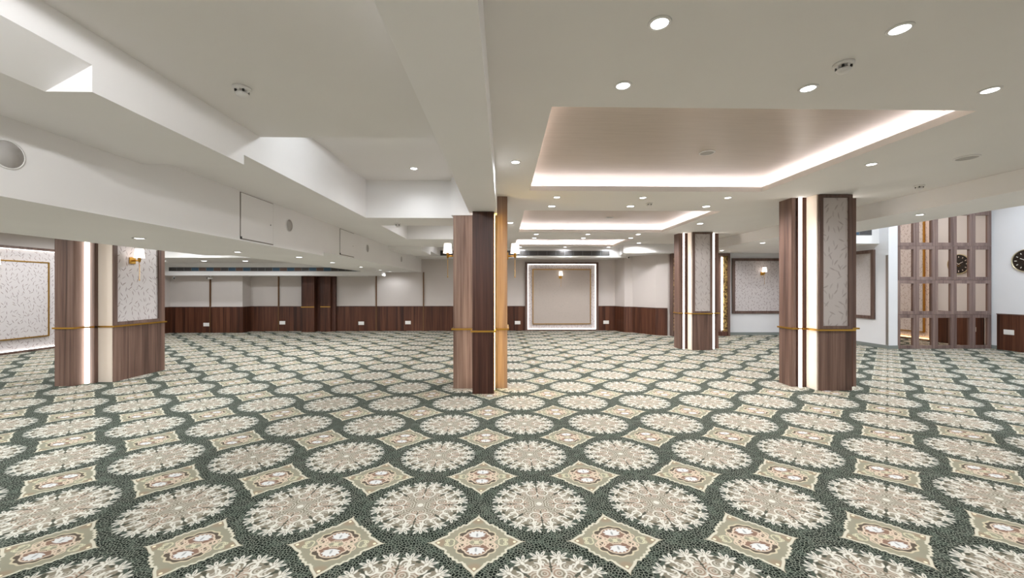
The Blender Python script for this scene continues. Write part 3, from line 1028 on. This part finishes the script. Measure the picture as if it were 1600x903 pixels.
#        colour, power factor, cone, edge softness
LAMPS = {'n': ((0.985, 0.98, 1.0), 0.7, 160, 0.65), 'c': ((0.88, 0.94, 1.0), 1.1, 160, 0.65), 'l': ((0.93, 0.97, 1.0), 2.0, 172, 0.5),
         'd': ((0.90, 0.95, 1.0), 1.1, 172, 0.5),
         'r': ((0.82, 0.91, 1.0), 3.0, 170, 0.5), 'f': ((0.985, 0.98, 1.0), 1.45, 164, 0.6),
         'b': ((0.97, 0.98, 1.0), 1.8, 180, 0.04), 'q': ((0.92, 0.96, 1.0), 0.4, 160, 0.65), 'u': ((0.88, 0.94, 1.0), 0.4, 180, 0.04)}
def spot_data(kind):
    if kind not in sp_d:
        colr, pw, cone, soft = LAMPS[kind]
        d = bpy.data.lights.new('downlight_beam_' + kind, 'SPOT')
        d.spot_size = math.radians(cone)
        d.spot_blend = soft
        d.shadow_soft_size = 0.045
        d.color = colr
        d.energy = SPOT_W * pw
        sp_d[kind] = d
    return sp_d[kind]


bm = bmesh.new(); lathe(bm, [(0.040, 0.0), (0.055, 0.0), (0.053, 0.005), (0.041, 0.007)], 28, FLIP, closed=True)
ring_o = obj('trim_ring', bm, 'trim', None, True)
bm = bmesh.new(); lathe(bm, [(0, 0), (0.041, 0), (0.041, 0.003), (0, 0.005)], 28, FLIP)
lens_o = obj('lens', bm, 'lens', None, True)
RING_ME, LENS_ME = ring_o.data, lens_o.data
bpy.data.objects.remove(ring_o); bpy.data.objects.remove(lens_o)


def downlight(label, x, y, z, kind='n', group='recessed ceiling downlights'):
    t = thing('downlight', label, 'downlight', (x, y, z - 0.0005), 0, group)
    for nm, me in (('trim_ring', RING_ME), ('lens', LENS_ME)):
        o = bpy.data.objects.new(nm, me); COL.objects.link(o); o.parent = t
    l = bpy.data.objects.new('beam', spot_data(kind)); COL.objects.link(l)
    l.parent = t; l.location = (0, 0, -0.02)
    return t


DL = [
    ('downlight nearest the top edge, left of the two', 0.82, 2.07, ZC, 'n'),
    ('downlight nearest the top edge, right of the two', 2.13, 2.09, ZC, 'n'),
    ('left downlight of the three in front of the first ceiling tray', 0.82, 2.71, ZC, 'n'),
    ('middle downlight of the three in front of the first ceiling tray', 2.12, 2.72, ZC, 'n'),
    ('right downlight of the three, near the right edge', 3.42, 2.72, ZC, 'n'),
    ('downlight between the centre beam and the first tray', 0.13, 4.37, ZC, 'c'),
    ('downlight right of the first tray, above the large right column', 4.12, 4.36, ZC, 'n'),
    ('left downlight of the row just behind the first tray', 0.81, 6.03, ZC, 'n'),
    ('middle downlight of the row just behind the first tray', 2.13, 6.03, ZC, 'n'),
    ('right downlight of the row just behind the first tray', 3.43, 6.0, ZC, 'n'),
    ('left downlight of the row just before the second tray', 0.81, 6.68, ZC, 'n'),
    ('middle downlight of the row just before the second tray', 2.14, 6.66, ZC, 'n'),
    ('right downlight of the row just before the second tray', 3.43, 6.65, ZC, 'n'),
    ('downlight left of the second tray beside the centre column', 0.14, 8.38, ZC, 'n'),
    ('downlight right of the second tray before the distant column', 4.2, 8.4, ZC, 'n'),
    ('left downlight of the row behind the second tray', 0.83, 10.12, ZC, 'n'),
    ('middle downlight of the row behind the second tray', 2.15, 10.1, ZC, 'n'),
    ('right downlight of the row behind the second tray', 3.44, 10.08, ZC, 'n'),
    ('left downlight of the row before the third tray', 0.84, 10.85, ZC, 'n'),
    ('middle downlight of the row before the third tray', 2.18, 10.83, ZC, 'n'),
    ('right downlight of the row before the third tray', 3.48, 10.8, ZC, 'n'),
    ('downlight right of the third tray beside the far corner', 4.1, 11.95, ZC, 'n'),
    ('downlight left over the far wall grille', 0.55, 13.2, ZC, 'q'),
    ('downlight in the middle over the far wall grille', 2.05, 13.2, ZC, 'q'),
    ('downlight right over the far wall grille', 3.5, 13.2, ZC, 'q'),
    ('downlight under the right soffit in front of the mirror lattice', 6.43, 6.0, 2.65, 'n'),
    ('downlight under the right soffit beside the large right column', 6.45, 9.75, 2.65, 'n'),
    ('far downlight under the right soffit above the portal', 6.5, 11.7, 2.65, 'n'),
    ('downlight in the raised bay left of the centre beam', -1.25, 5.55, 3.18, 'q'),
    ('downlight under the low duct above the left column', -3.9, 4.33, 2.045, 'd'),
    ('second nearest downlight under the low duct', -3.9, 5.9, 2.045, 'd'),
    ('third nearest downlight under the low duct, at its step', -3.85, 7.55, 2.10, 'd'),
    ('fourth nearest downlight under the low duct', -3.87, 9.05, 2.10, 'n'),
    ('fifth nearest downlight under the low duct', -3.87, 10.85, 2.10, 'n'),
    ('second farthest downlight under the low duct', -3.9, 12.6, 2.10, 'q'),
    ('farthest downlight under the low duct', -3.9, 13.7, 2.10, 'q'),
    ('leftmost downlight before the far left grille', -10.5, 12.45, 2.37, 'q'),
    ('second downlight from the left before the far left grille', -9.25, 12.45, 2.37, 'q'),
    ('third downlight from the left before the far left grille', -8.0, 12.45, 2.37, 'q'),
    ('rightmost downlight before the far left grille', -6.9, 12.45, 2.37, 'q'),
]
for (lb, x, y, z, k) in DL:
    dl = downlight(lb, x, y, z, 'f' if (k == 'n' and y > 4.0) else k)
    bloom_scale = 2.0 if x < -6 else (1.4 if y > 6.5 else 1.1)      # fittings enlarged down the hall to imitate lamp bloom
    dl.scale = (bloom_scale, bloom_scale, 1.0)
HID = 'unseen downlight in a ceiling area out of view'
for x in (-10.2, -8.4, -5.7):
    for y in (-3.5, -1.0, 1.5, 4.5, 8.2, 10.2):
        downlight(HID, x, y, 2.9, 'l', 'downlights in the hidden bays')
for x in (8.4, 10.8):
    for y in (-3.5, 0.0, 3.2, 5.8, 8.2):
        downlight(HID, x, y, 4.3, 'r', 'downlights in the hidden bays')
for (x, y, z) in ((8.4, 11.2, 2.66), (-3.9, -3.0, 2.045), (-3.9, -0.5, 2.045), (-3.9, 2.4, 2.045), (0.82, -2.0, ZC), (3.42, -2.0, ZC), (5.0, -1.0, ZC), (5.0, -3.5, ZC), (2.1, -3.5, ZC),
                  (-1.3, -2.5, 2.83), (-1.3, 0.2, 2.83), (6.45, -2.0, 2.65), (6.45, 2.2, 2.65), (-1.25, 7.9, 3.18), (-1.25, 11.8, 3.18)):
    downlight(HID, x, y, z, 'n', 'downlights in the hidden bays')
for y in (0.75, -0.4, -1.6):
    downlight(HID, -1.1, y, 2.83, 'b', 'downlights in the hidden bays')  # unseen wide lamps added to brighten the soffit and duct faces
downlight(HID, -1.3, 3.95, 3.18, 'u', 'downlights in the hidden bays')  # unseen lamp added behind the bay edge to lift the middle bay
